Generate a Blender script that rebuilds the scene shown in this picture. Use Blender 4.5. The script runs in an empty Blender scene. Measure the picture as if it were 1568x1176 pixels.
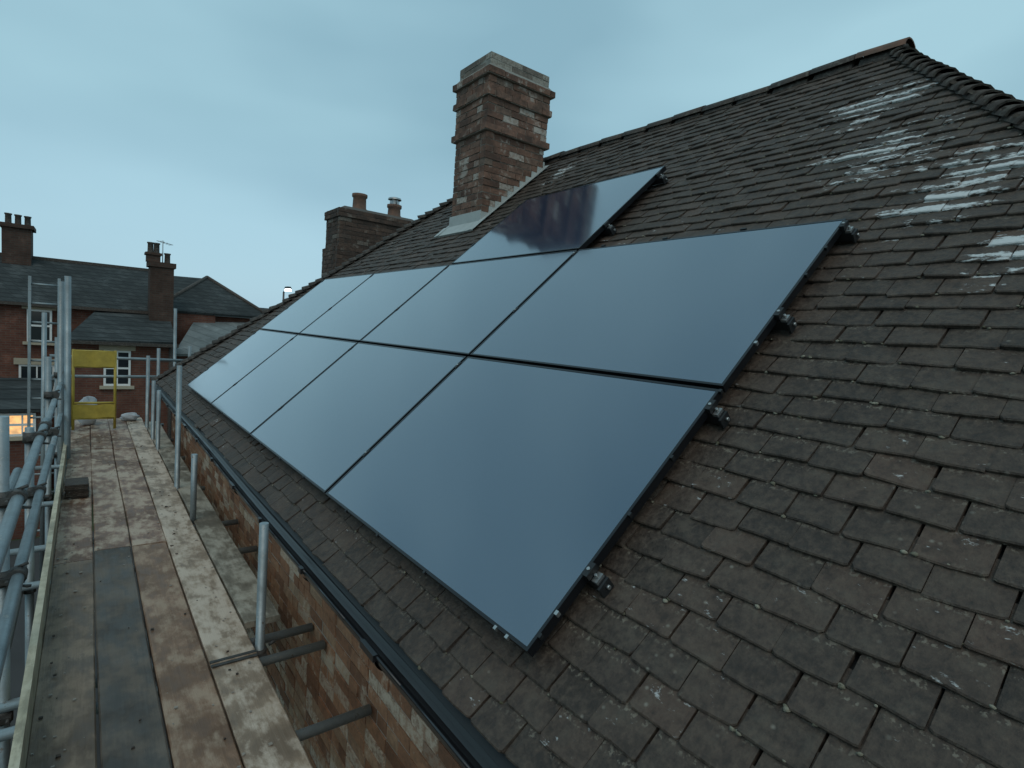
import bpy, math, random
import numpy as np
from mathutils import Vector, Matrix
random.seed(7)
V=Vector
scene=bpy.context.scene
# ------------------------------------------------------------------ helpers
class MB:
    def __init__(s): s.v=[];s.f=[];s.m=[];s.sm=[]
    def poly(s,pts,m=0,smooth=False):
        i=len(s.v); s.v+= [tuple(p) for p in pts]; s.f.append(tuple(range(i,i+len(pts)))); s.m.append(m); s.sm.append(smooth)
    def hexa(s,c,m=0):
        i=len(s.v); s.v+=[tuple(p) for p in c]
        for f in ((0,3,2,1),(4,5,6,7),(0,1,5,4),(1,2,6,5),(2,3,7,6),(3,0,4,7)):
            s.f.append(tuple(i+k for k in f)); s.m.append(m); s.sm.append(False)
    def box(s,a,b,m=0,j=0.0):
        x0,y0,z0=a;x1,y1,z1=b
        c=[(x0,y0,z0),(x1,y0,z0),(x1,y1,z0),(x0,y1,z0),(x0,y0,z1),(x1,y0,z1),(x1,y1,z1),(x0,y1,z1)]
        if j: c=[tuple(q+random.uniform(-j,j) for q in p) for p in c]
        s.hexa(c,m)
    def obox(s,o,ax,ay,az,m=0):
        o=V(o);ax=V(ax);ay=V(ay);az=V(az)
        s.hexa([o,o+ax,o+ax+ay,o+ay,o+az,o+ax+az,o+ax+ay+az,o+ay+az],m)
    def tube(s,p,q,r,m=0,n=14,r2=None,caps=True):
        p=V(p);q=V(q);d=(q-p).normalized()
        u=d.orthogonal().normalized();w=d.cross(u)
        r2=r if r2 is None else r2
        i=len(s.v)
        for (c,rr) in ((p,r),(q,r2)):
            for k in range(n):
                a=2*math.pi*k/n
                s.v.append(tuple(c+(u*math.cos(a)+w*math.sin(a))*rr))
        for k in range(n):
            k2=(k+1)%n
            s.f.append((i+k,i+k2,i+n+k2,i+n+k)); s.m.append(m); s.sm.append(True)
        if caps:
            s.f.append(tuple(i+k for k in range(n))[::-1]); s.m.append(m); s.sm.append(False)
            s.f.append(tuple(i+n+k for k in range(n))); s.m.append(m); s.sm.append(False)
    def lathe(s,c,prof,m=0,n=20):
        c=V(c);i=len(s.v)
        for r,z in prof:
            for k in range(n):
                a=2*math.pi*k/n; s.v.append((c.x+r*math.cos(a),c.y+r*math.sin(a),c.z+z))
        for j in range(len(prof)-1):
            for k in range(n):
                k2=(k+1)%n
                s.f.append((i+j*n+k,i+j*n+k2,i+(j+1)*n+k2,i+(j+1)*n+k)); s.m.append(m); s.sm.append(True)
    def obj(s,name,mats,parent=None):
        me=bpy.data.meshes.new(name); me.from_pydata(s.v,[],s.f); 
        for mt in mats: me.materials.append(mt)
        me.polygons.foreach_set("material_index",s.m); me.polygons.foreach_set("use_smooth",s.sm)
        me.update()
        o=bpy.data.objects.new(name,me); scene.collection.objects.link(o)
        if parent: o.parent=parent
        return o
def empty(name):
    o=bpy.data.objects.new(name,None); scene.collection.objects.link(o); o.empty_display_size=.2; return o

class NT:
    def __init__(s,name):
        s.mat=bpy.data.materials.new(name); s.mat.use_nodes=True; s.t=s.mat.node_tree; s.t.nodes.clear()
        s.out=s.n('ShaderNodeOutputMaterial'); s.b=s.n('ShaderNodeBsdfPrincipled'); s.l(s.b.outputs[0],s.out.inputs[0])
        s.geo=s.n('ShaderNodeNewGeometry'); s.pos=s.geo.outputs['Position']
    def n(s,t,**k):
        x=s.t.nodes.new(t)
        for a,b in k.items(): setattr(x,a,b)
        return x
    def l(s,a,b): s.t.links.new(a,b)
    def inp(s,x,v):
        if isinstance(v,bpy.types.NodeSocket): s.l(v,x)
        else: x.default_value=v
    def mapping(s,sc=(1,1,1),loc=(0,0,0),vec=None,rot=(0,0,0)):
        m=s.n('ShaderNodeMapping'); m.inputs['Scale'].default_value=sc; m.inputs['Location'].default_value=loc; m.inputs['Rotation'].default_value=rot
        s.l(vec or s.pos,m.inputs[0]); return m.outputs[0]
    def noise(s,scale,det=3,rough=.55,vec=None,dist=0):
        x=s.n('ShaderNodeTexNoise'); x.inputs['Scale'].default_value=scale; x.inputs['Detail'].default_value=det; x.inputs['Roughness'].default_value=rough; x.inputs['Distortion'].default_value=dist
        s.l(vec or s.pos,x.inputs['Vector']); return x.outputs[0]
    def ramp(s,fac,stops,interp='LINEAR'):
        r=s.n('ShaderNodeValToRGB'); e=r.color_ramp; e.interpolation=interp
        while len(e.elements)<len(stops): e.elements.new(.5)
        for el,(p,c) in zip(e.elements,stops):
            el.position=p; el.color=(c,c,c,1) if isinstance(c,(int,float)) else (*c,1)
        s.inp(r.inputs[0],fac); return r.outputs[0]
    def mix(s,f,a,b,mode='MIX'):
        x=s.n('ShaderNodeMix',data_type='RGBA',blend_type=mode)
        s.inp(x.inputs[0],f)
        for k,v in ((6,a),(7,b)):
            if isinstance(v,tuple): x.inputs[k].default_value=(*v,1)
            else: s.l(v,x.inputs[k])
        return x.outputs[2]
    def math(s,op,a,b=0.0,c=None,clamp=False):
        x=s.n('ShaderNodeMath',operation=op,use_clamp=clamp); s.inp(x.inputs[0],a); s.inp(x.inputs[1],b)
        if c is not None: s.inp(x.inputs[2],c)
        return x.outputs[0]
    def bump(s,h,st=.5,d=.01):
        x=s.n('ShaderNodeBump'); x.inputs['Strength'].default_value=st; x.inputs['Distance'].default_value=d
        s.l(h,x.inputs['Height']); s.l(x.outputs[0],s.b.inputs['Normal'])
    def set(s,col=None,rough=None,metal=None,spec=None,ior=None):
        for k,v in (('Base Color',col),('Roughness',rough),('Metallic',metal),('Specular IOR Level',spec),('IOR',ior)):
            if v is None: continue
            if isinstance(v,tuple): v=(*v,1)
            s.inp(s.b.inputs[k],v)
        return s.mat
    def dist(s,p,r0,r1):
        x=s.n('ShaderNodeVectorMath',operation='DISTANCE'); s.l(s.pos,x.inputs[0]); x.inputs[1].default_value=p
        return s.ramp(s.math('DIVIDE',x.outputs['Value'],r1),[(r0/r1,1.0),(1.0,0.0)])

# ------------------------------------------------------------------ roof numbers
EX,EZ=0.90,-1.13            # eaves line
RX,RZ=4.68,2.27             # ridge line
TH=math.atan2(RZ-EZ,RX-EX)
NY,FY=1.81,6.95             # ridge ends
NE,FE=-1.45,10.65           # eaves corners
BX=2*RX-EX
G=0.099                     # tile gauge

# ------------------------------------------------------------------ materials
def tile_mat():
    t=NT('clay_roof_tile')
    rnd=t.geo.outputs['Random Per Island']
    base=t.ramp(rnd,[(0,(.036,.027,.022)),(.4,(.050,.036,.029)),(.75,(.060,.042,.033)),(.95,(.070,.047,.036)),(1,(.092,.056,.041))])
    n1=t.noise(1.9,3,.6); base=t.mix(t.ramp(n1,[(.35,0.0),(.7,.5)]),base,(.030,.024,.020))
    n2=t.noise(42,4,.7); base=t.mix(t.ramp(n2,[(.42,0.0),(.75,.6)]),base,(.130,.100,.078))
    base=t.mix(t.ramp(n2,[(.28,.6),(.42,0.0)]),base,(.019,.016,.013))
    n5=t.noise(11,4,.7); base=t.mix(t.ramp(n5,[(.52,0.0),(.68,.42)]),base,(.100,.082,.064))
    base=t.mix(t.ramp(n5,[(.33,.6),(.45,0.0)]),base,(.023,.018,.015))
    sep=t.n('ShaderNodeSeparateXYZ'); t.l(t.pos,sep.inputs[0])
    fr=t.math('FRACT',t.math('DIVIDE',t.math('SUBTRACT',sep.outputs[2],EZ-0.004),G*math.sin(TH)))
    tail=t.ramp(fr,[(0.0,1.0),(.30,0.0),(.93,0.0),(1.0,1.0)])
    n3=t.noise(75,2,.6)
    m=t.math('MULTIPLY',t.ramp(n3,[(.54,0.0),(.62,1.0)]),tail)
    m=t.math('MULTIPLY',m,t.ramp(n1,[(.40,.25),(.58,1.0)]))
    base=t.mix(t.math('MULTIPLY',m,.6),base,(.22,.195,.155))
    v=t.n('ShaderNodeTexVoronoi'); v.inputs['Scale'].default_value=24; t.l(t.pos,v.inputs['Vector'])
    sp=t.math('MULTIPLY',t.ramp(v.outputs['Distance'],[(.05,1.0),(.18,0.0)]),t.ramp(t.noise(5.0,2),[(.55,0.0),(.64,1.0)]))
    base=t.mix(t.math('MULTIPLY',sp,.55),base,(.27,.25,.21))
    w=None
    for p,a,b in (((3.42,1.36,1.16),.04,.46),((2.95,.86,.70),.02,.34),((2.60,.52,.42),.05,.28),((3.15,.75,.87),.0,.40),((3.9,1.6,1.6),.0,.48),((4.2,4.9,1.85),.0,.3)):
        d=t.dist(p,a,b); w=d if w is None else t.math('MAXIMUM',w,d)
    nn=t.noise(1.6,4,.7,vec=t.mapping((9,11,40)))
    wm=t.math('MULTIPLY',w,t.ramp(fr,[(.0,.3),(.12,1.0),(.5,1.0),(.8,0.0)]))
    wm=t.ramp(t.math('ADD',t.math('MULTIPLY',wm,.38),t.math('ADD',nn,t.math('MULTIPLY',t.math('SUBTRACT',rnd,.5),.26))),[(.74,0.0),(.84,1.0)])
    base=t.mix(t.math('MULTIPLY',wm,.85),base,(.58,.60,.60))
    t.bump(t.math('ADD',n2,t.math('ADD',t.math('MULTIPLY',n3,.5),n5)),.7,.007)
    return t.set(base,t.ramp(n2,[(.3,.55),(.7,.82)]),spec=.32)
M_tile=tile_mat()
def terra():
    t=NT('terracotta_ridge'); c=t.ramp(t.noise(9,4,.6),[(.3,(.08,.055,.042)),(.6,(.16,.085,.058)),(.8,(.11,.095,.08))]); t.bump(t.noise(40,3),.4,.006); return t.set(c,.85)
M_terra=terra()
def darkridge():
    t=NT('weathered_ridge'); c=t.mix(t.ramp(t.geo.outputs['Random Per Island'],[(0,0.0),(1,.6)]),(.042,.036,.032),(.075,.055,.045))
    c=t.mix(t.ramp(t.noise(24,4,.7),[(.5,0.0),(.7,.7)]),c,(.15,.145,.125)); t.bump(t.noise(40,3),.5,.008); return t.set(c,.9)
M_ridge=darkridge()
def brick_island(name,stops,pale=.12,soot=.3,palec=(.50,.46,.41)):
    t=NT(name); r=t.geo.outputs['Random Per Island']
    c=t.ramp(r,stops)
    n0=t.noise(30,4,.7)
    c=t.mix(t.ramp(n0,[(.35,0.0),(.8,.6)]),c,(.10,.075,.06))
    n1=t.noise(5,5,.72)
    c=t.mix(t.math('MULTIPLY',t.ramp(n1,[(.40,1.0),(.52,0.0)]),soot),c,(.045,.038,.034))
    r2=t.math('FRACT',t.math('MULTIPLY',r,37.31))
    pm=t.math('MULTIPLY',t.ramp(r2,[(1-pale-.04,0.0),(1-pale,1.0)]),t.ramp(n0,[(.38,.2),(.55,.85)]))
    c=t.mix(pm,c,palec)
    c=t.mix(t.ramp(n1,[(.57,0.0),(.66,.65)]),c,palec)
    t.bump(t.math('ADD',n0,n1),.8,.010)
    return t.set(c,.9,spec=.2)
M_brick=brick_island('chimney_brick',[(0,(.115,.065,.050)),(.4,(.18,.10,.072)),(.75,(.23,.13,.095)),(1,(.17,.13,.105))],.10,.55,(.42,.39,.35))
M_wallb=brick_island('house_brick',[(0,(.20,.095,.055)),(.4,(.36,.17,.095)),(.75,(.42,.22,.125)),(1,(.43,.29,.19))],.18,.25,(.56,.46,.36))
def simple(name,col,rough=.7,metal=0,nscale=12,amt=.35,dark=.5,bs=.2,spec=.5):
    t=NT(name); n=t.noise(nscale,4,.65); c=t.mix(t.ramp(n,[(.3,0.0),(.75,amt)]),col,tuple(k*dark for k in col))
    if bs: t.bump(t.noise(nscale*4,3),bs,.004)
    return t.set(c,rough,metal,spec)
M_mortar=simple('lime_mortar',(.30,.27,.235),.95,nscale=20)
M_capm=simple('cement_flaunching',(.27,.27,.245),.95,nscale=9,amt=.8,dark=.4,bs=.6)
M_lead=simple('lead_flashing',(.40,.43,.42),.6,.1,nscale=8,amt=.5,dark=.6)
M_black=simple('black_plastic',(.013,.013,.015),.28,nscale=6,bs=0)
M_frame=simple('black_anodised_frame',(.010,.011,.014),.35,.3,nscale=6,bs=0)
M_alu=simple('bare_aluminium_clamp',(.42,.43,.43),.45,.9,nscale=20,bs=.1)
M_dark=simple('dark_steel_rail',(.02,.021,.023),.5,.3,nscale=20,bs=.1)
def tubem():
    t=NT('galvanised_tube'); n=t.noise(6,5,.75); c=t.mix(t.ramp(n,[(.35,0.0),(.7,.8)]),(.28,.33,.35),(.15,.175,.185))
    n2=t.noise(24,4,.75)
    c=t.mix(t.ramp(n2,[(.58,0.0),(.68,.65)]),c,(.42,.42,.39)); c=t.mix(t.ramp(n2,[(.32,.7),(.38,0.0)]),c,(.13,.08,.05))
    t.bump(n2,.35,.003); return t.set(c,t.ramp(n,[(.3,.38),(.7,.6)]),.5)
M_tube=tubem()
M_fit=simple('scaffold_coupler',(.10,.095,.09),.6,.5,nscale=30,amt=.8,dark=.4,bs=.4)
def glassm():
    t=NT('solar_glass')
    n=t.noise(1.1,2,.5)
    c=t.mix(n,(.010,.024,.056),(.014,.030,.066))
    t.bump(t.noise(260,1),.02,.0006)
    t.b.inputs['Specular Tint'].default_value=(.80,.91,1.0,1)
    t.b.inputs['Coat Weight'].default_value=.9; t.b.inputs['Coat Roughness'].default_value=.085; t.b.inputs['Coat IOR'].default_value=1.5
    d=t.noise(3.0,5,.7,vec=t.mapping((1,.5,1))); rr=t.ramp(d,[(.3,.085),(.75,.14)])
    return t.set(c,rr,0,.5,2.2)
M_glass=glassm()
def board_mat(name,c0,c1,pale,amt,seed):
    t=NT(name)
    gr=t.noise(3,5,.65,vec=t.mapping((26,1.0,10),(seed,seed*.7,0)),dist=.3)
    c=t.mix(t.ramp(gr,[(.3,0.0),(.7,1.0)]),c0,c1)
    big=t.noise(1.9,4,.65,vec=t.mapping(loc=(seed,seed*2,0)))
    c=t.mix(t.ramp(big,[(.36,.75),(.56,0.0)]),c,tuple(k*.45 for k in c0))
    a=t.noise(8.0,5,.66,vec=t.mapping((1.5,.7,1),(seed*3,1,0)))
    c=t.mix(t.math('MULTIPLY',t.ramp(t.math('ADD',a,t.math('MULTIPLY',big,.55)),[(.72,0.0),(.88,1.0)]),amt),c,pale)
    c=t.mix(t.ramp(a,[(.34,.6),(.46,0.0)]),c,tuple(k*.5 for k in c0))
    t.bump(t.math('ADD',gr,t.math('MULTIPLY',a,.6)),.4,.005)
    return t.set(c,t.ramp(a,[(.4,.42),(.65,.8)]),spec=.4)
PALE=(.48,.38,.29)
M_bd=[board_mat('board_greybrown',(.165,.11,.074),(.23,.16,.11),PALE,.30,1.0),
      board_mat('board_darkgrey',(.090,.070,.056),(.125,.10,.08),(.24,.19,.15),.35,2.3),
      board_mat('board_brown',(.24,.13,.075),(.33,.195,.12),PALE,.5,3.7),
      board_mat('board_pale',(.33,.235,.165),(.44,.33,.24),(.60,.50,.41),.85,5.1),
      board_mat('board_muddy',(.21,.11,.068),(.30,.165,.105),(.50,.40,.31),.8,7.9),
      board_mat('board_green',(.24,.21,.165),(.34,.31,.25),(.48,.45,.38),.7,9.4)]
M_toe=board_mat('toe_board_wood',(.46,.39,.27),(.56,.48,.34),(.62,.56,.44),.5,4.4)
M_yel=simple('yellow_paint',(.52,.38,.06),.5,nscale=7,amt=.7,dark=.45)
M_white=simple('white_paint',(.72,.73,.72),.5,nscale=5,amt=.2,dark=.8)
M_cream=simple('stone_lintel',(.42,.37,.28),.8,nscale=8)
M_pane=NT('window_pane').set((.02,.025,.03),.08,spec=.6)
def emis(name,col,s):
    t=NT(name); n=t.noise(4,3,.6); t.l(t.ramp(n,[(.35,tuple(k*.45 for k in col)),(.6,col)]),t.b.inputs['Emission Color']); t.b.inputs['Emission Strength'].default_value=s; return t.set((.5,.4,.3),.6)
M_lit=emis('lit_window',(1.0,.50,.16),1.2); M_lamp=emis('lamp_glow',(.85,.95,1.0),16)
def bricktex(name,c1,c2,mo,bw=.225,rh=.075,ms=.01):
    t=NT(name); sep=t.n('ShaderNodeSeparateXYZ'); t.l(t.pos,sep.inputs[0])
    comb=t.n('ShaderNodeCombineXYZ')
    t.l(t.math('ADD',sep.outputs[0],sep.outputs[1]),comb.inputs[0]); t.l(sep.outputs[2],comb.inputs[1])
    b=t.n('ShaderNodeTexBrick'); t.l(comb.outputs[0],b.inputs['Vector']); b.inputs['Scale'].default_value=1
    b.inputs['Brick Width'].default_value=bw; b.inputs['Row Height'].default_value=rh; b.inputs['Mortar Size'].default_value=ms
    b.inputs['Color1'].default_value=(*c1,1); b.inputs['Color2'].default_value=(*c2,1); b.inputs['Mortar'].default_value=(*mo,1)
    n=t.noise(1.3,5,.7)
    c=t.mix(t.ramp(n,[(.35,0.0),(.7,.75)]),b.outputs[0],tuple(k*.4 for k in c1))
    c=t.mix(t.ramp(n,[(.30,.35),(.42,0.0)]),c,tuple(k*1.8 for k in c2))
    t.bump(b.outputs['Fac'],-.4,.01); return t.set(c,.9,spec=.2)
M_bt=bricktex('terrace_brick',(.14,.055,.040),(.19,.08,.055),(.15,.11,.09))
M_slate=bricktex('slate_roof',(.045,.052,.053),(.066,.073,.073),(.022,.025,.026),bw=.3,rh=.13,ms=.012)
M_slate2=bricktex('pale_roof_sheet',(.17,.19,.19),(.20,.22,.22),(.10,.11,.11),bw=.6,rh=3.0,ms=.02)
M_asph=simple('asphalt',(.055,.055,.056),.9,nscale=.6,amt=.6,bs=0)
M_grass=simple('lawn_grass',(.05,.075,.03),.95,nscale=1.5,amt=.7,bs=0)

# ------------------------------------------------------------------ tiles
tails=[]
def tile_plane(name,O,a,s,length,lo0,hi0,lo1,hi1,parent,g=G,w=.158,L=.158,rec=False):
    O=V(O);a=V(a).normalized();s=V(s).normalized();n=a.cross(s)
    if n.z<0: n=-n
    mb=MB(); rows=int(length/g)+1
    for r in range(rows):
        ss=r*g; f2=min(1,(ss+g*.4)/length)
        lo=lo0+(lo1-lo0)*f2; hi=hi0+(hi1-hi0)*f2
        k0=int(math.floor(lo/w))-1; off=(r%2)*w*.5+random.uniform(-.014,.014)
        wob=random.uniform(-.004,.004)
        for k in range(k0,int(hi/w)+2):
            x0=k*w+off+random.uniform(-.003,.003); x1=x0+w-random.uniform(.002,.008)
            x0=max(x0,lo-.01); x1=min(x1,hi+.01)
            if x1-x0<.03: continue
            sl_=random.gauss(0,.0035)+wob+.004*math.sin(k*.37+r)
            if random.random()<.015: sl_-=random.uniform(.008,.02)
            rise=random.gauss(0,.0028); tw=random.gauss(0,.0028); sk=random.gauss(0,.003)
            LL=min(L,length-ss+.03)
            tk=.015
            def P(x,y,h): return O+a*x+s*(ss+y)+n*h
            wd=x1-x0; cam=random.uniform(.0,.004)
            xs=[x0,x0+wd*.06,x0+wd*.5,x1-wd*.06,x1]
            ir=[random.uniform(.001,.008),random.gauss(0,.0012),random.gauss(0,.0015),random.gauss(0,.0012),random.uniform(.001,.008)]
            if random.random()<.07: ir[random.choice((0,4))]+=random.uniform(.006,.02)
            hh=[0,cam*.5,cam,cam*.5,0]; tws=[-tw,-tw*.8,0,tw*.8,tw]; sks=[sk,sk*.8,0,-sk*.8,-sk]
            top=[P(xs[i],sl_+sks[i]+ir[i]+.004,.019+rise+tws[i]+tk+hh[i]) for i in range(5)]
            lip=[P(xs[i],sl_+sks[i]+ir[i]-.000,.019+rise+tws[i]+tk+hh[i]-.0035) for i in range(5)]
            bot=[P(xs[i],sl_+sks[i]+ir[i]+.001,.0175+rise+tws[i]+hh[i]) for i in range(5)]
            hd=[P(xs[i],LL,tk+hh[i]) for i in range(5)]
            hb=[P(x0,LL,-.004),P(x1,LL,-.004)]
            i=len(mb.v); mb.v+=[tuple(q) for q in top+lip+bot+hd+hb]
            F=[]
            for j in range(4):
                F.append((j,j+1,16+j,15+j)); F.append((5+j,6+j,j+1,j)); F.append((10+j,11+j,6+j,5+j))
            F.append((0,15,20,10,5)); F.append((4,9,14,21,19))
            for q in F: mb.f.append(tuple(i+z for z in q)); mb.m.append(0); mb.sm.append(False)
            if rec: tails.append((P((x0+x1)/2,sl_,.034),wd,r))
    return mb.obj(name,[M_tile],parent)

house=empty('brick_house')
sl=math.hypot(RX-EX,RZ-EZ)
c,si=math.cos(TH),math.sin(TH)
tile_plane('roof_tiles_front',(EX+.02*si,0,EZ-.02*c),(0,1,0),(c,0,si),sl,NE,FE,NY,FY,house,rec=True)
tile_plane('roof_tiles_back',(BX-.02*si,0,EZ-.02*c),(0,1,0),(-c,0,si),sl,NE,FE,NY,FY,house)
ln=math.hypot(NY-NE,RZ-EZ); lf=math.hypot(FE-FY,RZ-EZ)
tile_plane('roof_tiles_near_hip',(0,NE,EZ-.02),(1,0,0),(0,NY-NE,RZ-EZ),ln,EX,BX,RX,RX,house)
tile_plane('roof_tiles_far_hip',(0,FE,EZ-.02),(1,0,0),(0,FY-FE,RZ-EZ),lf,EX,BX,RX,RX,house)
def mossm():
    t=NT('roof_moss'); c=t.mix(t.geo.outputs['Random Per Island'],(.075,.070,.045),(.26,.24,.19)); t.bump(t.noise(300,2),.6,.003); return t.set(c,.95,spec=.1)
M_moss=mossm()
mb=MB(); nn=V((-si,0,c)); sv=V((c,0,si))
for (p,wd,r) in tails:
    if p.y>5.5 or p.x>4.3: continue
    k=1 if random.random()<.40 else 0
    if random.random()<.11: k=4
    if p.y>3: k=min(k,1)
    for q in range(k):
        edge=random.choice((-.5,.5,random.uniform(-.5,.5)))
        cc=p+V((0,1,0))*(wd*edge+random.gauss(0,.006))+sv*random.uniform(-.002,.006)-nn*.003
        R_=random.choice((.003,.003,.004,.005,.006)); i=len(mb.v)
        for ring,(rr,h) in enumerate(((1,0),(.9,.5),(.45,.85))):
            for j in range(6):
                a=j*math.pi/3+ring*.5; q_=R_*rr*random.uniform(.7,1.3)
                mb.v.append(tuple(cc+V((0,1,0))*q_*1.5*math.cos(a)+sv*q_*math.sin(a)+nn*(h*R_-.002)))
        for rg in range(2):
            for j in range(6): mb.f.append((i+rg*6+j,i+rg*6+(j+1)%6,i+rg*6+6+(j+1)%6,i+rg*6+6+j)); mb.m.append(0); mb.sm.append(True)
        mb.f.append(tuple(i+12+j for j in range(6))); mb.m.append(0); mb.sm.append(True)
mb.obj('roof_moss',[M_moss],house)
mb=MB(); d=.035
A=V((EX,NE,EZ-d));B=V((EX,FE,EZ-d));C=V((BX,FE,EZ-d));D=V((BX,NE,EZ-d));E=V((RX,NY,RZ-d));F=V((RX,FY,RZ-d))
mb.poly([A,E,F,B]);mb.poly([C,F,E,D]);mb.poly([A,D,E]);mb.poly([C,B,F])
mb.obj('roof_underlay',[M_dark],house)
def halfround(mb,p,q,up,side,r,flare,m,n=8,th=.014,hs=.8):
    p=V(p);q=V(q);i=len(mb.v)
    for dt in (0,th):
        for (cc,rr) in ((p,r+flare-dt),(q,r-dt)):
            for j in range(n+1):
                a=math.pi*(j/n)
                mb.v.append(tuple(cc+side*math.cos(a)*rr+up*(math.sin(a)*rr*hs)))
    N=n+1
    for j in range(n):
        mb.f.append((i+j,i+j+1,i+N+j+1,i+N+j)); mb.m.append(m); mb.sm.append(True)
        mb.f.append((i+j,i+2*N+j,i+2*N+j+1,i+j+1)); mb.m.append(m); mb.sm.append(False)
        mb.f.append((i+N+j,i+N+j+1,i+3*N+j+1,i+3*N+j)); mb.m.append(m); mb.sm.append(False)
mb=MB(); y=NY-.10; k=0
while y<FY+.05:
    j=random.gauss(0,.005); lift=.014 if k<2 else 0
    halfround(mb,(RX+j,y,RZ-.035+lift+random.gauss(0,.004)),(RX+j,y+.325,RZ-.035+lift+random.gauss(0,.004)),V((0,0,1)),V((1,0,0)),.112,.0,1 if k<1 else 0,hs=.72)
    mb.tube((RX,y+.02,RZ-.07),(RX,y+.30,RZ-.07),.10,0,8)
    y+=.331;k+=1
mb.obj('ridge_tiles',[M_ridge,M_terra],house)
def hips(name,P0,P1,step,r=.05,fl=.022,jit=.003):
    mb=MB(); P0=V(P0);P1=V(P1);d=(P1-P0);Ln=d.length;d.normalize()
    side=d.cross(V((0,0,1))).normalized(); up=side.cross(d)
    if up.z<0: up=-up
    t=.0
    while t<Ln-.05:
        a=P0+d*t+up*(.006+random.gauss(0,jit))+side*random.gauss(0,.004); b=P0+d*(t+.20)-up*.022
        halfround(mb,a,b,up,side,r,fl,0,n=6,hs=.75)
        t+=step
    return mb.obj(name,[M_ridge],house)
hips('hip_bonnets_near',(EX,NE,EZ),(RX,NY,RZ),G*math.sqrt(1+((NY-NE)/sl)**2))
hips('hip_bonnets_far',(EX,FE,EZ),(RX,FY,RZ),G*1.25,.07,.03,.008)

# ------------------------------------------------------------------ brick ring builder
def brick_ring(mb,x0,x1,y0,y1,z,h,m,odd,L=.225,j=.0045,depth=.10):
    def run(n0,n1,fn):
        edges=[n0]; p=n0+(L*.5 if odd else L)
        while p<n1-.06: edges.append(p); p+=L
        edges.append(n1)
        for a,b in zip(edges[:-1],edges[1:]): fn(a+.005,b-.005)
    q=lambda: random.uniform(-j,j)
    run(x0,x1,lambda a,b: mb.box((a,y0+q(),z+.005),(b,y0+depth,z+h-.005),m,.003))
    run(x0,x1,lambda a,b: mb.box((a,y1-depth,z+.005),(b,y1+q(),z+h-.005),m,.003))
    run(y0+.105,y1-.105,lambda a,b: mb.box((x0+q(),a,z+.005),(x0+depth,b,z+h-.005),m,.003))
    run(y0+.105,y1-.105,lambda a,b: mb.box((x1-depth,a,z+.005),(x1+q(),b,z+h-.005),m,.003))
CX0,CX1,CY0,CY1=3.56,4.42,5.46,6.12
mb=MB(); z=.95; H=.075; i=0
def off(z):
    if z<2.28: return 0
    if z<2.355: return .045
    if z<2.64: return .014
    if z<2.72: return .045
    if z<2.86: return .022
    if z<2.93: return .060
    return 0
while z<2.925:
    o=off(z+.01); brick_ring(mb,CX0-o,CX1+o,CY0-o,CY1+o,z,H,0,i%2)
    mb.box((CX0-o+.008,CY0-o+.008,z-.001),(CX1+o-.008,CY1+o-.008,z+H-.001-.0003*i),1)
    z+=H;i+=1
zt=z
def frust(mb,x0,x1,y0,y1,z0,z1,ins,m):
    mb.hexa([(x0,y0,z0),(x1,y0,z0),(x1,y1,z0),(x0,y1,z0),(x0+ins,y0+ins,z1),(x1-ins,y0+ins,z1),(x1-ins,y1-ins,z1),(x0+ins,y1-ins,z1)],m)
frust(mb,CX0-.05,CX1+.05,CY0-.05,CY1+.05,zt-.012,zt+.05,.05,2)
for kk in range(2):
    brick_ring(mb,CX0,CX1,CY0,CY1,zt+.04+kk*.07,.07,3,kk%2,L=.3,j=.004)
    mb.box((CX0+.005,CY0+.005,zt+.039+kk*.07),(CX1-.005,CY1-.005,zt+.108+kk*.07),2)
frust(mb,CX0+.005,CX1-.005,CY0+.005,CY1-.005,zt+.176,zt+.215,.07,2)
M_brickcap=brick_island('chimney_cap_brick',[(0,(.17,.155,.135)),(.5,(.21,.195,.17)),(1,(.19,.15,.12))],.15,.4,(.34,.33,.29))
mb.obj('chimney_stack',[M_brick,M_mortar,M_capm,M_brickcap],house)
def rz(x): return EZ+(x-EX)*math.tan(TH)
mb=MB()
def rp(x,y,h): return V((x,y,rz(x)))+nn*h
a0=rp(CX0-.14,CY0-.10,.032);a1=rp(CX0-.14,CY1+.12,.032);b1=rp(CX0,CY1+.12,.038);b0=rp(CX0,CY0-.10,.038)
mb.poly([a0,b0,b1,a1]); mb.poly([a0,a1,a1-nn*.02,a0-nn*.02])
mb.box((CX0-.014,CY0-.014,rz(CX0)-.02),(CX0-.005,CY1+.014,rz(CX0)+.15))
for (yy,sg) in ((CY0,-1),(CY1,1)):
    ya,yb=sorted((yy+sg*.006,yy+sg*.013))
    zz=.95+H*math.ceil((rz(CX0)+.10-.95)/H)
    xs=CX0-.012
    while xs<CX1:
        xe=min(CX0+ (zz-rz(CX0)-.05)/math.tan(TH),CX1+.01)
        if xe>xs+.005:
            mb.hexa([(xs,ya,rz(xs)-.01),(xe,ya,rz(xe)-.01),(xe,yb,rz(xe)-.01),(xs,yb,rz(xs)-.01),(xs,ya,zz),(xe,ya,zz),(xe,yb,zz),(xs,yb,zz)])
            xs=xe
        zz+=H
        if zz>3: break
    mb.poly([rp(CX0-.14,yy+sg*.008,.040),rp(CX1+.05,yy+sg*.008,.040),rp(CX1+.05,yy+sg*.085,.034),rp(CX0-.14,yy+sg*.085,.034)])
mb.obj('chimney_flashing',[M_lead],house)

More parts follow.
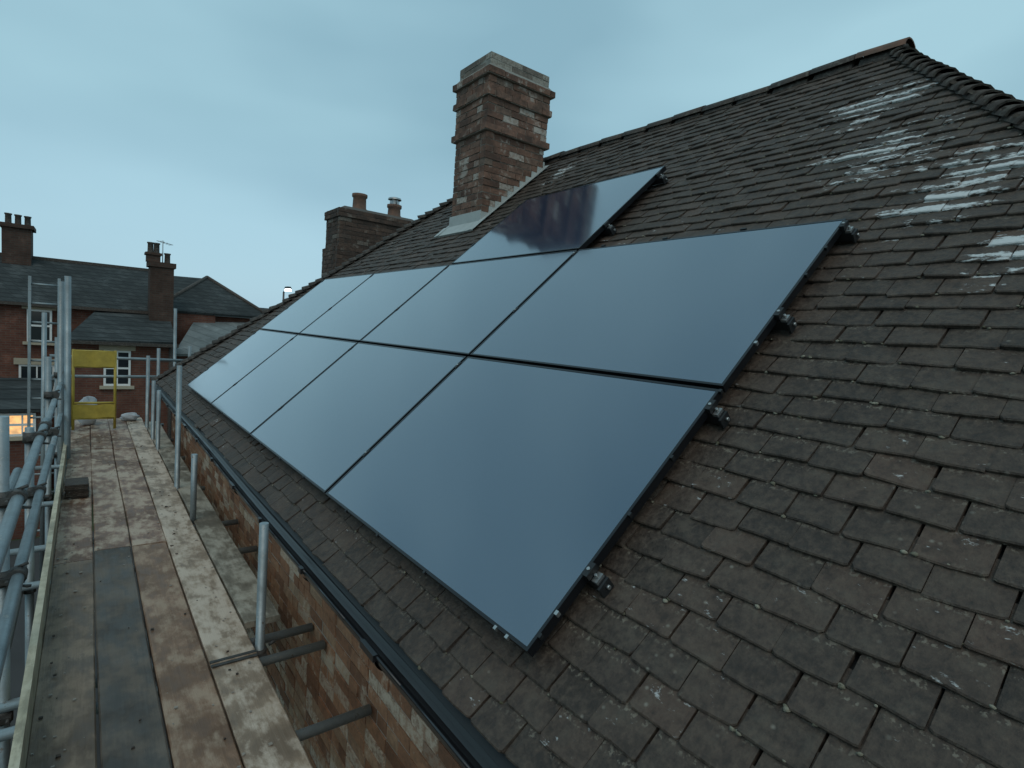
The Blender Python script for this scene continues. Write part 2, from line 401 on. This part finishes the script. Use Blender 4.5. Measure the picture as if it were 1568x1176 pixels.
# walls
mb=MB(); mb.box((1.125,NE+.35,-6.0),(BX-.25,FE-.25,-1.22),0)
mb.obj('house_walls',[M_bt],house)
mb=MB(); z=-3.6;i=0
while z<-1.30:
    y=.4+(.1125 if i%2 else 0)
    while y<FE-.28:
        L=.215 if (i%2==0 or random.random()<.7) else .1025
        mb.box((1.10+random.uniform(-.004,.004),y,z+.005),(1.2,min(y+L,FE-.26),z+.07),0,.002)
        y+=L+.01
    z+=.075;i+=1
mb.obj('front_wall_bricks',[M_wallb],house)
mb=MB(); mb.box((1.106,.4,-3.6),(1.116,FE-.26,-1.25)); mb.obj('front_wall_mortar',[M_mortar],house)
mb=MB()
mb.box((.955,NE+.1,-1.30),(.975,FE-.1,-1.155)); mb.box((.975,NE+.1,-1.285),(1.098,FE-.1,-1.27))
mb.box((BX-.06,NE+.1,-1.30),(BX-.04,FE-.1,-1.155))
mb.box((.955,FE-.1,-1.30),(BX-.05,FE-.08,-1.155)); mb.box((.955,NE+.08,-1.30),(BX-.05,NE+.1,-1.155))
mb.obj('fascia_soffit',[M_dark],house)
# gutter
gt=empty('rain_gutter')
mb=MB(); gx,gz,gr=.875,-1.165,.056
n=10
ys=[NE]
while ys[-1]<FE: ys.append(min(FE,ys[-1]+.5))
def gutz(y): return gz+.008*math.sin(y*1.3)
for ya,yb in zip(ys[:-1],ys[1:]):
    for j in range(n):
        a0=math.pi+math.pi*j/n;a1=math.pi+math.pi*(j+1)/n
        for rr in (gr,gr-.004):
            mb.poly([(gx+rr*math.cos(a0),ya,gutz(ya)+rr*math.sin(a0)),(gx+rr*math.cos(a1),ya,gutz(ya)+rr*math.sin(a1)),(gx+rr*math.cos(a1),yb,gutz(yb)+rr*math.sin(a1)),(gx+rr*math.cos(a0),yb,gutz(yb)+rr*math.sin(a0))],0,True)
    for sg in (-1,1): mb.tube((gx+sg*(gr-.002),ya,gutz(ya)+.002),(gx+sg*(gr-.002),yb,gutz(yb)+.002),.0055,0,8)
mb.obj('gutter_channel',[M_black],gt)
mb=MB(); y=-.6
while y<FE:
    w=.02 if round(y*10)%3 else .06
    z0=gutz(y)
    for j in range(n):
        a0=math.pi+math.pi*j/n;a1=math.pi+math.pi*(j+1)/n; rr=gr+.008
        mb.poly([(gx+rr*math.cos(a0),y-w,z0+rr*math.sin(a0)),(gx+rr*math.cos(a1),y-w,z0+rr*math.sin(a1)),(gx+rr*math.cos(a1),y+w,z0+rr*math.sin(a1)),(gx+rr*math.cos(a0),y+w,z0+rr*math.sin(a0))],0,True)
    mb.box((gx-gr-.014,y-w,z0-.012),(gx-gr+.004,y+w,z0+.013))
    mb.box((gx+gr-.01,y-w*.5,z0-.05),(.954,y+w*.5,z0-.03))
    y+=.8
mb.obj('gutter_brackets',[M_black],gt)

# ------------------------------------------------------------------ solar panels
TP=.73505; PA=V((1.01401,1.15348,-0.89692)); pu=V((0,1,0)); pv=V((math.cos(TP),0,math.sin(TP))); pn=V((-math.sin(TP),0,math.cos(TP)))
W,Hh=1.742,1.154; pw,ph=1.722,1.134
def PP(u,v,h): return PA+pu*u+pv*v+pn*h
def panel(u0,v0):
    mb=MB(); fw=.011; T=.035
    def bx(ua,ub,va,vb,ha,hb,m): mb.obox(PP(ua,va,ha),pu*(ub-ua),pv*(vb-va),pn*(hb-ha),m)
    bx(u0,u0+pw,v0,v0+fw,-T,0,0); bx(u0,u0+pw,v0+ph-fw,v0+ph,-T,0,0)
    bx(u0,u0+fw,v0+fw,v0+ph-fw,-T,0,0); bx(u0+pw-fw,u0+pw,v0+fw,v0+ph-fw,-T,0,0)
    bx(u0+fw,u0+pw-fw,v0+fw,v0+ph-fw,-.008,-.0015,1)
    bx(u0+fw,u0+pw-fw,v0+fw,v0+ph-fw,-.012,-.009,0)
    return mb.obj('solar_panel',[M_frame,M_glass])
for r in range(2):
    for k in range(4): panel(k*W+.01,r*Hh)
panel(W+.01,2*Hh)
rk=empty('solar_mounting_rail')
mb=MB(); mc=MB()
def rail(v,ua,ub):
    mb.obox(PP(ua,v-.02,-.077),pu*(ub-ua),pv*.04,pn*.04,0)
    mc.obox(PP(ua+.004,v-.018,-.037),pu*.022,pv*.036,pn*.010,0)
    mc.obox(PP(ub-.026,v-.018,-.037),pu*.022,pv*.036,pn*.010,0)
    mb.obox(PP(ua-.010,v-.03,-.085),pu*.009,pv*.05,pn*.045,0)
    mc.tube(PP(ua-.020,v,-.06),PP(ua-.010,v,-.06),.007,0,8)
    mc.tube(PP(ua+.014,v,-.027),PP(ua+.014,v,-.012),.005,0,8)
    u=ua+.15
    while u<ub:
        mc.obox(PP(u-.015,v-.03,-.12),pu*.03,pv*.006,pn*.07,1); mc.obox(PP(u-.015,v-.03,-.12),pu*.03,pv*.25,pn*.005,1); u+=.9
for v in (.30,1.05,1.60,2.24): rail(v,-.030,4*W+.04)
for v in (2.62,3.32): rail(v,W-.04,2*W+.05)
for r in range(2):
    for k in range(5):
        for v in ((.30,1.05) if r==0 else (1.60,2.24)):
            u=k*W
            if k in (0,4): u=(.004 if k==0 else 4*W-.004)
            mc.obox(PP(u-.011,v-.025,-.02),pu*.022,pv*.05,pn*.024,1)
            mc.tube(PP(u,v,.003),PP(u,v,.008),.006,0,8)
for u in (W,2*W):
    for v in (2.62,3.32): mc.obox(PP(u-.011,v-.025,-.02),pu*.022,pv*.05,pn*.024,1)
for u in (.10,.16,.62,1.05,1.42,2.1,2.6,3.1,3.9,4.6,5.2,6.1): mc.obox(PP(u,-.008,-.012),pu*.012,pv*.012,pn*.014,0 if u<.3 else 1)
for v in (.05,.13,.52,.78,1.12,1.4,1.85,2.05): mc.obox(PP(.0,v,-.012),pu*.012,pv*.014,pn*.015,0 if v in(.13,1.4) else 1)
for u in (.5,1.0,1.5): mc.obox(PP(u,2*Hh-.012,-.012),pu*.03,pv*.012,pn*.016,1)
mb.obj('rails',[M_dark],rk); mc.obj('clamps_and_hooks',[M_alu,M_dark],rk)
# ------------------------------------------------------------------ scaffold
sc=empty('scaffolding'); DZ=-1.76; r=.0242
mb=MB()
bx=[-.175,.052,.279,.506]
def board(mb,x0,y0,y1,z,m,w=.220,t=.038):
    n=max(2,int((y1-y0)/.4)); ph_=random.uniform(0,6); sk=random.uniform(-.004,.004)
    pr=[(x0+.003*math.sin(ph_+k*.7)+sk*k/n,y0+(y1-y0)*k/n,z+.003*math.sin(ph_*2+k*1.3)) for k in range(n+1)]
    for k in range(n):
        i=len(mb.v)
        prof=[(0,-t),(0,-.006),(.006,0),(w-.006,0),(w,-.006),(w,-t)]
        for q in (pr[k],pr[k+1]):
            for (dx,dz) in prof: mb.v.append((q[0]+dx,q[1],q[2]+dz))
        for j in range(6):
            j2=(j+1)%6; mb.f.append((i+j,i+j2,i+6+j2,i+6+j)[::-1]); mb.m.append(m); mb.sm.append(False)
        if k==0: mb.f.append(tuple(i+j for j in range(6))); mb.m.append(m); mb.sm.append(False)
        if k==n-1: mb.f.append(tuple(i+6+j for j in range(6))[::-1]); mb.m.append(m); mb.sm.append(False)
splits=[[-.8,4.75,8.4,10.95],[-.8,4.92,8.6,10.95],[-.8,4.90,8.5,10.95],[-.8,3.0,6.9,10.95]]
mats=[[0,4,4],[1,4,4],[2,4,4],[3,3,3]]
for k,x in enumerate(bx):
    for (a,b),m in zip(zip(splits[k][:-1],splits[k][1:]),mats[k]):
        board(mb,x,a+.004,b-.004,DZ+random.uniform(-.004,.004),m)
board(mb,.745,3.37,7.2,DZ-.012,5,w=.20); board(mb,.745,7.22,10.6,DZ-.012,5,w=.20)
mb.obj('deck_boards',M_bd,sc)
mb=MB()
for q in range(420):
    y=random.uniform(.9,10.6); x=random.choice((random.uniform(-.16,.72),random.gauss(.60,.08),random.gauss(-.12,.03)))
    if not -.165<x<.715: continue
    R_=abs(random.gauss(0,.0025))+.001
    mb.box((x-R_*1.3,y-R_,DZ+.003),(x+R_*1.3,y+R_,DZ+.004+R_*.8),0 if random.random()<.7 else 1,R_*.35)
mb.obj('deck_grit',[M_mortar,M_tile],sc)
mb=MB()
for x,ye in ((bx[3],3.0),):
    for s in (-.02,.02): mb.box((x+.001,ye+s-.010,DZ+.001),(x+.219,ye+s+.010,DZ+.0062))
mb.obj('board_end_bands',[M_fit],sc)
mb=MB(); mb.box((-.207,-1,DZ-.02),(-.177,4.7,DZ+.165)); mb.box((-.209,4.72,DZ-.02),(-.179,8.6,DZ+.16)); mb.obj('toe_board',[M_toe],sc)
mb=MB(); mf=MB()
def T(p,q,rr=r): mb.tube(p,q,rr,0,16)
def coup(x,y,z,ax,rx=.05):
    mf.tube((x,y,z-.034),(x,y,z+.034),r+.011,0,12)
    if ax=='y': mf.tube((x+rx,y-.034,z),(x+rx,y+.034,z),r+.011,0,12)
    else: mf.tube((x-.034,y+.05,z),(x+.034,y+.05,z),r+.011,0,12)
    mf.box((x-.012,y-.06,z-.015),(x+.03,y-.02,z+.012),0); mf.tube((x+.02,y-.085,z),(x+.02,y-.02,z),.008,0,8)
    mf.tube((x+.05,y+.02,z+.03),(x+.085,y+.02,z+.045),.008,0,8); mf.tube((x+.05,y-.05,z-.03),(x+.10,y-.06,z-.035),.007,0,8)
XL=-.292; RL=-.240
T((RL,-1.2,-.86),(RL,5.4,-.87)); T((RL-.004,5.15,-.92),(RL,10.9,-.90))
T((RL,-1.2,-1.22),(RL,6.2,-1.23)); T((RL,6.0,-1.28),(RL,10.9,-1.26))
T((XL-.05,-1.2,-1.88),(XL-.05,10.9,-1.86)); T((XL-.052,-1.2,-1.05),(XL-.05,4.6,-1.06))
for y,top in ((.9,-.6),(3.24,-.50),(4.70,-.80),(6.9,-.5),(8.9,-.4),(10.9,-.5)):
    T((XL,y,-6.2),(XL,y,top))
    for z in (-.865,-1.225): coup(XL,y,z,'y')
    coup(XL,y,-1.87,'y',-.05)
mf.tube((RL,5.12,-.875),(RL,5.42,-.895),r+.012,0,12)
for y,top in ((3.10,-1.09),(5.36,-1.19),(6.45,-.52),(8.4,-1.0),(9.1,-.95),(10.05,-.67)):
    xx=.765 if y<4 else .74
    T((xx,y,-6.2 if y!=5.36 else -1.95),(xx,y,top)); coup(xx,y,-1.83,'x')
for y in (-.5,1.2,2.35,3.0,3.22,4.6,5.3,6.5,8.0,9.2,10.5): T((-.45,y,-1.825),(1.085 if y<6 else 1.0,y,-1.815))
T((.68,-1,-1.88),(.68,10.9,-1.88))
T((-.45,11.0,-.78),(1.5,11.0,-.80)); T((-.45,11.0,-1.09),(1.35,11.0,-1.08))
T((1.22,11.15,-6.2),(1.20,11.15,.08)); T((1.42,11.1,-6.2),(1.42,11.1,-.55)); T((.95,10.95,-1.9),(.95,10.95,-.60)); 
T((-.17,8.15,-3.5),(-.175,8.15,.33),.03); T((-.235,8.3,-3.5),(-.24,8.3,.27),.03); T((-.42,8.6,-3.5),(-.40,8.6,-.1))
mb.obj('tubes',[M_tube],sc); mf.obj('couplers',[M_fit],sc)
# ladder
mb=MB()
lx0,lx1,ly=-.60,-.30,9.4
for x in (lx0,lx1): mb.obox((x-.015,ly,-3.2),(.03,0,0),(0,.06,0),(.0,.3,3.55),0)
z=-3.0
while z<.3: mb.tube((lx0,ly+.03+(z+3.2)/3.55*.3,z),(lx1,ly+.03+(z+3.2)/3.55*.3,z),.014,0,8); z+=.25
mb.obj('access_ladder',[M_tube])
# yellow gate
mb=MB(); gy=9.9;x0,x1=-.16,.34
for x in (x0,x1-.02): mb.tube((x+.01,gy,-1.74),(x+.01,gy,-.60),.018,0,10)
for z in (-1.58,-.62,-.84,-1.36): mb.tube((x0,gy,z),(x1,gy,z),.016,0,10)
def crump(mb,x0,x1,z0,z1,y):
    nx=14;nz_=6
    def q(k,z): return (x0+(x1-x0)*k/nx,y+.007*math.sin(k*.8+z*11),z+.006*math.sin(k*.7))
    for i in range(nx):
        for jz in range(nz_):
            za=z0+(z1-z0)*jz/nz_; zb=z0+(z1-z0)*(jz+1)/nz_
            mb.poly([q(i,za),q(i+1,za),q(i+1,zb),q(i,zb)],0,True)
crump(mb,x0+.01,x1-.01,-.84,-.62,gy-.025); crump(mb,x0+.01,x1-.01,-1.57,-1.38,gy-.025)
mb.obj('yellow_safety_gate',[M_yel])
mb=MB()
for k in range(8):
    a=random.uniform(-.01,.01); mb.box((-.15+a,6.35+a,DZ+.008+k*.016),(.02+a,6.62+a,DZ+.021+k*.016))
mb.obj('roof_tile_stack',[M_tile])
M_bagw=simple('white_sack',(.5,.52,.55),.8,nscale=8)
def sack(name,c_,rx,ry,rz_,mat):
    mb=MB(); n=16;m=9
    for j in range(m+1):
        ph_=math.pi*j/m
        for k in range(n):
            a=2*math.pi*k/n; q=1+.16*math.sin(3*a+j*1.7)+.08*math.sin(5*a+c_[1]*3)
            sx=abs(math.sin(ph_))**.6
            mb.v.append((c_[0]+rx*q*sx*math.cos(a),c_[1]+ry*q*sx*math.sin(a),c_[2]+rz_*(1-math.cos(ph_))*(1+.1*math.sin(2*a))))
    for j in range(m):
        for k in range(n): mb.f.append((j*n+k,j*n+(k+1)%n,(j+1)*n+(k+1)%n,(j+1)*n+k)); mb.m.append(0); mb.sm.append(True)
    return mb.obj(name,[mat])
sack('rubble_sack',(.02,10.4,DZ),.13,.12,.20,M_bagw); sack('rubble_sack',(.55,10.7,DZ),.12,.10,.06,M_bagw)

# ------------------------------------------------------------------ far chimney
fc=empty('brick_chimney'); mb=MB(); z=.2;i=0
M_brickd=brick_island('sooty_brick',[(0,(.055,.038,.031)),(.5,(.08,.052,.042)),(1,(.11,.072,.055))],.04,.6,(.20,.18,.155))
while z<2.06:
    o=.0 if z>1.35 else .04
    if z>1.9: o=.03
    brick_ring(mb,3.55-o,5.15+o,10.0-o,10.7+o,z,H,0,i%2); mb.box((3.557-o,10.007-o,z-.001),(5.143+o,10.693+o,z+H-.002),1); z+=H;i+=1
frust(mb,3.54,5.16,9.99,10.71,z-.01,z+.07,.14,1)
mb.box((3.6,10.05,-6.2),(5.1,10.65,.2),0)
mb.obj('stack',[M_brickd,simple('sooty_mortar',(.09,.08,.07),.95)],fc)
mb=MB()
mb.lathe((4.02,10.3,z+.03),[(.15,0),(.15,.05),(.125,.08),(.118,.26),(.14,.28),(.14,.33),(.10,.33),(.10,.1)])
mb.lathe((4.72,10.3,z+.03),[(.15,0),(.15,.05),(.125,.08),(.118,.20),(.14,.22),(.14,.27),(.10,.27),(.10,.1)])
mb.obj('pots',[M_terra],fc)
mb=MB(); mb.lathe((4.72,10.3,z+.30),[(.07,0),(.07,.1)],0); mb.lathe((4.72,10.3,z+.40),[(.13,.0),(.12,.03),(.0,.06)],0)
for k in range(4): a=k*math.pi/2; mb.tube((4.72+.09*math.cos(a),10.3+.09*math.sin(a),z+.3),(4.72+.09*math.cos(a),10.3+.09*math.sin(a),z+.42),.008,0,6)
mb.obj('cowl',[M_alu],fc)

# ------------------------------------------------------------------ neighbouring terrace
GZ=-6.2
th=empty('terraced_house')
mb=MB()
Y0,Y1,YR=24.0,29.6,26.8
mb.box((-14,Y0,GZ),(3.9,Y1,.02),0)
mb.box((3.9,24.4,GZ),(5.5,29.2,.0),0)
mb.poly([(-14,Y0,.02),(-14,Y1,.02),(-14,YR,1.5)],0)
mb.obj('walls',[M_bt],th)
mb=MB()
def slab(pts,m=0,t=.09):
    pts=[V(p) for p in pts]; n=(pts[1]-pts[0]).cross(pts[2]-pts[0]).normalized()
    if n.z<0:n=-n
    q=[p-n*t for p in pts]; mb.poly(pts,m); mb.poly(q[::-1],m)
    for k in range(len(pts)): k2=(k+1)%len(pts); mb.poly([pts[k],q[k],q[k2],pts[k2]],m)
slab([(-14.2,Y0-.25,.0),(2.3,Y0-.25,.0),(2.3,YR,1.62),(-14.2,YR,1.56)])
slab([(-14.2,Y1+.25,.0),(2.3,Y1+.25,.0),(2.3,YR,1.62),(-14.2,YR,1.56)])
slab([(1.9,23.9,.10),(5.9,23.9,.10),(3.95,26.4,1.56)]); slab([(5.9,23.9,.10),(5.9,29.6,.10),(4.0,27.2,1.56),(3.95,26.4,1.56)])
slab([(1.9,29.6,.10),(5.9,29.6,.10),(4.0,27.2,1.56)]); slab([(1.9,23.9,.10),(3.95,26.4,1.56),(4.0,27.2,1.56),(2.1,26.9,1.5)])
slab([(2.3,21.6,-1.35),(5.6,21.6,-1.20),(5.4,24.1,-.15),(3.2,24.1,-.25)],1)
slab([(-.55,21.3,-1.0),(2.35,21.3,-.95),(2.35,24.1,.05),(.3,24.1,-.02)],0)
mb.obj('roofs',[M_slate,M_slate2],th)
mb=MB(); mb.box((-14.2,YR-.08,1.54),(2.3,YR+.08,1.68))
for (a,b) in (((1.9,23.9,.12),(3.95,26.4,1.58)),((5.9,23.9,.12),(3.95,26.4,1.58))): mb.tube(a,b,.07,0,8)
mb.box((-14,Y0-.33,-.10),(2.2,Y0-.25,.0)); mb.tube((-.75,23.9,-.1),(-.75,23.9,GZ),.05,0,8); mb.tube((2.2,21.5,-1.05),(2.2,21.5,GZ),.05,0,8); mb.box((-.6,21.2,-1.12),(2.4,21.3,-1.02))
mb.obj('ridge_and_gutters',[M_ridge],th)
mb=MB(); mb.box((-.40,21.6,GZ),(2.3,24,-1.02)); mb.box((2.3,21.9,GZ),(5.3,24,-1.3)); mb.obj('rear_extension',[M_bt],th)
mb=MB()
mb.box((1.72,23.1,GZ),(2.42,23.9,1.55)); mb.box((1.66,23.04,1.55),(2.48,23.96,1.72)); mb.box((1.62,23.2,1.72),(2.02,23.7,1.95)); mb.box((1.58,23.15,1.95),(2.06,23.75,2.03))
mb.box((-2.35,26.2,1.3),(-1.58,27.2,2.55)); mb.box((-2.42,26.1,2.55),(-1.5,27.3,2.68)); 
mb.obj('chimneys',[bricktex('sooty_terrace_brick',(.07,.042,.033),(.10,.058,.045),(.08,.07,.06))],th)
mb=MB()
for x,y,z in ((1.74,23.45,2.03),(1.92,23.45,2.03),(-2.2,26.5,2.68),(-1.95,26.6,2.68),(-1.7,26.7,2.68),(2.25,23.5,1.72)):
    mb.lathe((x,y,z),[(.11,0),(.09,.05),(.085,.3),(.105,.32),(.105,.36),(.07,.36)],0,12)
mb.obj('chimney_pots',[M_ridge],th)
mb=MB(); mb.tube((2.1,23.4,1.7),(2.1,23.4,2.5),.015,0,6)
for k in range(5): mb.tube((1.95+.08*k,23.4,2.45-.02*k),(2.05+.08*k,23.15,2.45-.02*k),.008,0,6)
mb.tube((1.9,23.3,2.46),(2.4,23.3,2.38),.008,0,6)
mb.obj('television_aerial',[M_alu],th)
def window(par,x0,x1,z0,z1,y,lit=False,bars=2,lintel=True):
    mb=MB(); t=.06
    mb.box((x0,y-.03,z0),(x0+t,y+.03,z1)); mb.box((x1-t,y-.03,z0),(x1,y+.03,z1)); mb.box((x0+t,y-.028,z1-t),(x1-t,y+.03,z1)); mb.box((x0+t,y-.028,z0),(x1-t,y+.03,z0+t))
    zm=(z0+z1)/2; mb.box((x0+t,y-.026,zm-.03),(x1-t,y+.03,zm+.03))
    for k in range(1,bars): xx=x0+(x1-x0)*k/bars; mb.box((xx-.02,y-.022,z0+t),(xx+.02,y+.03,zm-.03)); mb.box((xx-.02,y-.022,zm+.03),(xx+.02,y+.03,z1-t))
    mb.box((x0+t,y-.005,z0+t),(x1-t,y-.001,z1-t),1)
    mb.box((x0-.1,y-.09,z0-.1),(x1+.1,y+.02,z0-.003),2)
    if lintel: mb.box((x0-.12,y-.07,z1+.003),(x1+.12,y+.02,z1+.2),2)
    mb.obj('window',[M_white,M_lit if lit else M_pane,M_cream],par)
window(th,.42,1.12,-2.42,-1.30,21.58); window(th,-1.55,-.92,-1.25,-.20,23.97,bars=1); window(th,-3.6,-2.6,-1.6,-.4,23.97)
window(th,-1.75,-.85,-3.0,-2.0,23.97); window(th,-5.6,-4.6,-1.6,-.4,23.97); window(th,2.9,3.7,-3.2,-2.1,21.87)
ob=empty('garden_outbuilding')
mb=MB(); mb.box((-4.5,19.0,GZ),(-.9,22.5,-2.75)); mb.obj('walls',[M_bt],ob)
mb=MB(); slab([(-4.7,18.8,-2.72),(-.8,18.8,-2.72),(-.8,22.6,-2.3),(-4.7,22.6,-2.3)]); mb.obj('roof',[M_slate],ob)
window(ob,-1.85,-1.05,-3.45,-2.85,18.97,True,3,False); window(ob,-2.8,-2.0,-3.45,-2.85,18.97,True,2,False)
t2=empty('terraced_house')
mb=MB(); mb.box((6,48,GZ),(40,56,-1.2)); mb.obj('walls',[M_bt],t2)
mb=MB(); slab([(5.8,47.7,-1.2),(40,47.7,-1.2),(40,52,1.0),(5.8,52,1.0)]); slab([(5.8,56.3,-1.2),(40,56.3,-1.2),(40,52,1.0),(5.8,52,1.0)]); mb.obj('roof',[M_slate],t2)
mb=MB(); mb.box((-3.6,2,GZ),(-3.38,18.7,GZ+1.9)); mb.box((-3.64,2,GZ+1.9),(-3.34,18.7,GZ+1.97)); mb.obj('garden_wall',[M_bt])
# street lamp
mb=MB(); mb.tube((7.9,29.8,GZ),(7.9,29.8,1.45),.07,0,10,.045); mb.tube((7.9,29.8,1.45),(7.9,29.2,1.62),.035,0,8)
mb.hexa([(7.78,28.8,1.58),(8.02,28.8,1.58),(8.02,29.35,1.58),(7.78,29.35,1.58),(7.82,28.85,1.70),(7.98,28.85,1.70),(7.98,29.3,1.70),(7.82,29.3,1.70)],0)
mb.box((7.80,28.84,1.48),(8.0,29.25,1.578),1); mb.obj('street_lamp',[M_fit,M_lamp])
mb=MB(); mb.poly([(-400,-400,GZ),(400,-400,GZ),(400,400,GZ),(-400,400,GZ)]); mb.obj('ground',[M_grass])
mb=MB(); mb.poly([(-3.3,-10,GZ+.004),(1.1,-10,GZ+.004),(1.1,18.9,GZ+.004),(-3.3,18.9,GZ+.004)]); mb.obj('paved_yard',[M_asph])

# ------------------------------------------------------------------ world
w=bpy.data.worlds.new("World"); scene.world=w; w.use_nodes=True; t=w.node_tree; t.nodes.clear()
N=t.nodes.new; Lk=t.links.new
o=N('ShaderNodeOutputWorld'); bg=N('ShaderNodeBackground'); Lk(bg.outputs[0],o.inputs[0])
sky=N('ShaderNodeTexSky'); sky.sky_type='NISHITA'; sky.sun_disc=False; sky.sun_elevation=math.radians(12); sky.sun_rotation=math.radians(200)
tc=N('ShaderNodeTexCoord'); mp=N('ShaderNodeMapping'); mp.inputs['Scale'].default_value=(1,1,2.8); mp.inputs['Location'].default_value=(.35,.1,.2); Lk(tc.outputs['Generated'],mp.inputs[0])
nz=N('ShaderNodeTexNoise'); nz.inputs['Scale'].default_value=1.6; nz.inputs['Detail'].default_value=3; nz.inputs['Roughness'].default_value=.40; Lk(mp.outputs[0],nz.inputs['Vector'])
rp_=N('ShaderNodeValToRGB'); Lk(nz.outputs[0],rp_.inputs[0]); e=rp_.color_ramp.elements
e[0].position=.30; e[0].color=(.27,.47,.57,1); e[1].position=.60; e[1].color=(.41,.66,.76,1)
sp=N('ShaderNodeSeparateXYZ'); Lk(tc.outputs['Generated'],sp.inputs[0])
hr=N('ShaderNodeValToRGB'); Lk(sp.outputs[2],hr.inputs[0]); hr.color_ramp.elements[0].position=0; hr.color_ramp.elements[0].color=(.75,.75,.75,1); hr.color_ramp.elements[1].position=.30; hr.color_ramp.elements[1].color=(0,0,0,1)
m1=N('ShaderNodeMix'); m1.data_type='RGBA'; Lk(hr.outputs[0],m1.inputs[0]); Lk(rp_.outputs[0],m1.inputs[6]); m1.inputs[7].default_value=(.42,.64,.80,1)
ms=N('ShaderNodeMix'); ms.data_type='RGBA'; ms.blend_type='MULTIPLY'; ms.inputs[0].default_value=1; Lk(sky.outputs[0],ms.inputs[6]); ms.inputs[7].default_value=(.10,.10,.10,1)
m2=N('ShaderNodeMix'); m2.data_type='RGBA'; m2.inputs[0].default_value=.90; Lk(ms.outputs[2],m2.inputs[6]); Lk(m1.outputs[2],m2.inputs[7])
Lk(m2.outputs[2],bg.inputs[0]); bg.inputs[1].default_value=1.0
sd_=bpy.data.lights.new('sun','SUN'); sd_.energy=.7; sd_.angle=math.radians(40); sd_.color=(1,.84,.68)
so=bpy.data.objects.new('sun',sd_); scene.collection.objects.link(so); so.rotation_euler=(math.radians(30),math.radians(-25),0)

# ------------------------------------------------------------------ camera
R=[[0.7956,0.0061,0.6058],[-0.6017,-0.1092,0.7912],[0.071,-0.994,-0.0832]]
cam=bpy.data.cameras.new('camera'); co=bpy.data.objects.new('camera',cam); scene.collection.objects.link(co)
m=Matrix(((R[0][0],-R[0][1],-R[0][2],0),(R[1][0],-R[1][1],-R[1][2],0),(R[2][0],-R[2][1],-R[2][2],0),(0,0,0,1)))
co.matrix_world=m; cam.sensor_width=36; cam.lens=19.64; cam.clip_start=.02; cam.clip_end=2000
scene.camera=co
scene.view_settings.view_transform='Standard'; scene.view_settings.look='None'; scene.view_settings.exposure=0
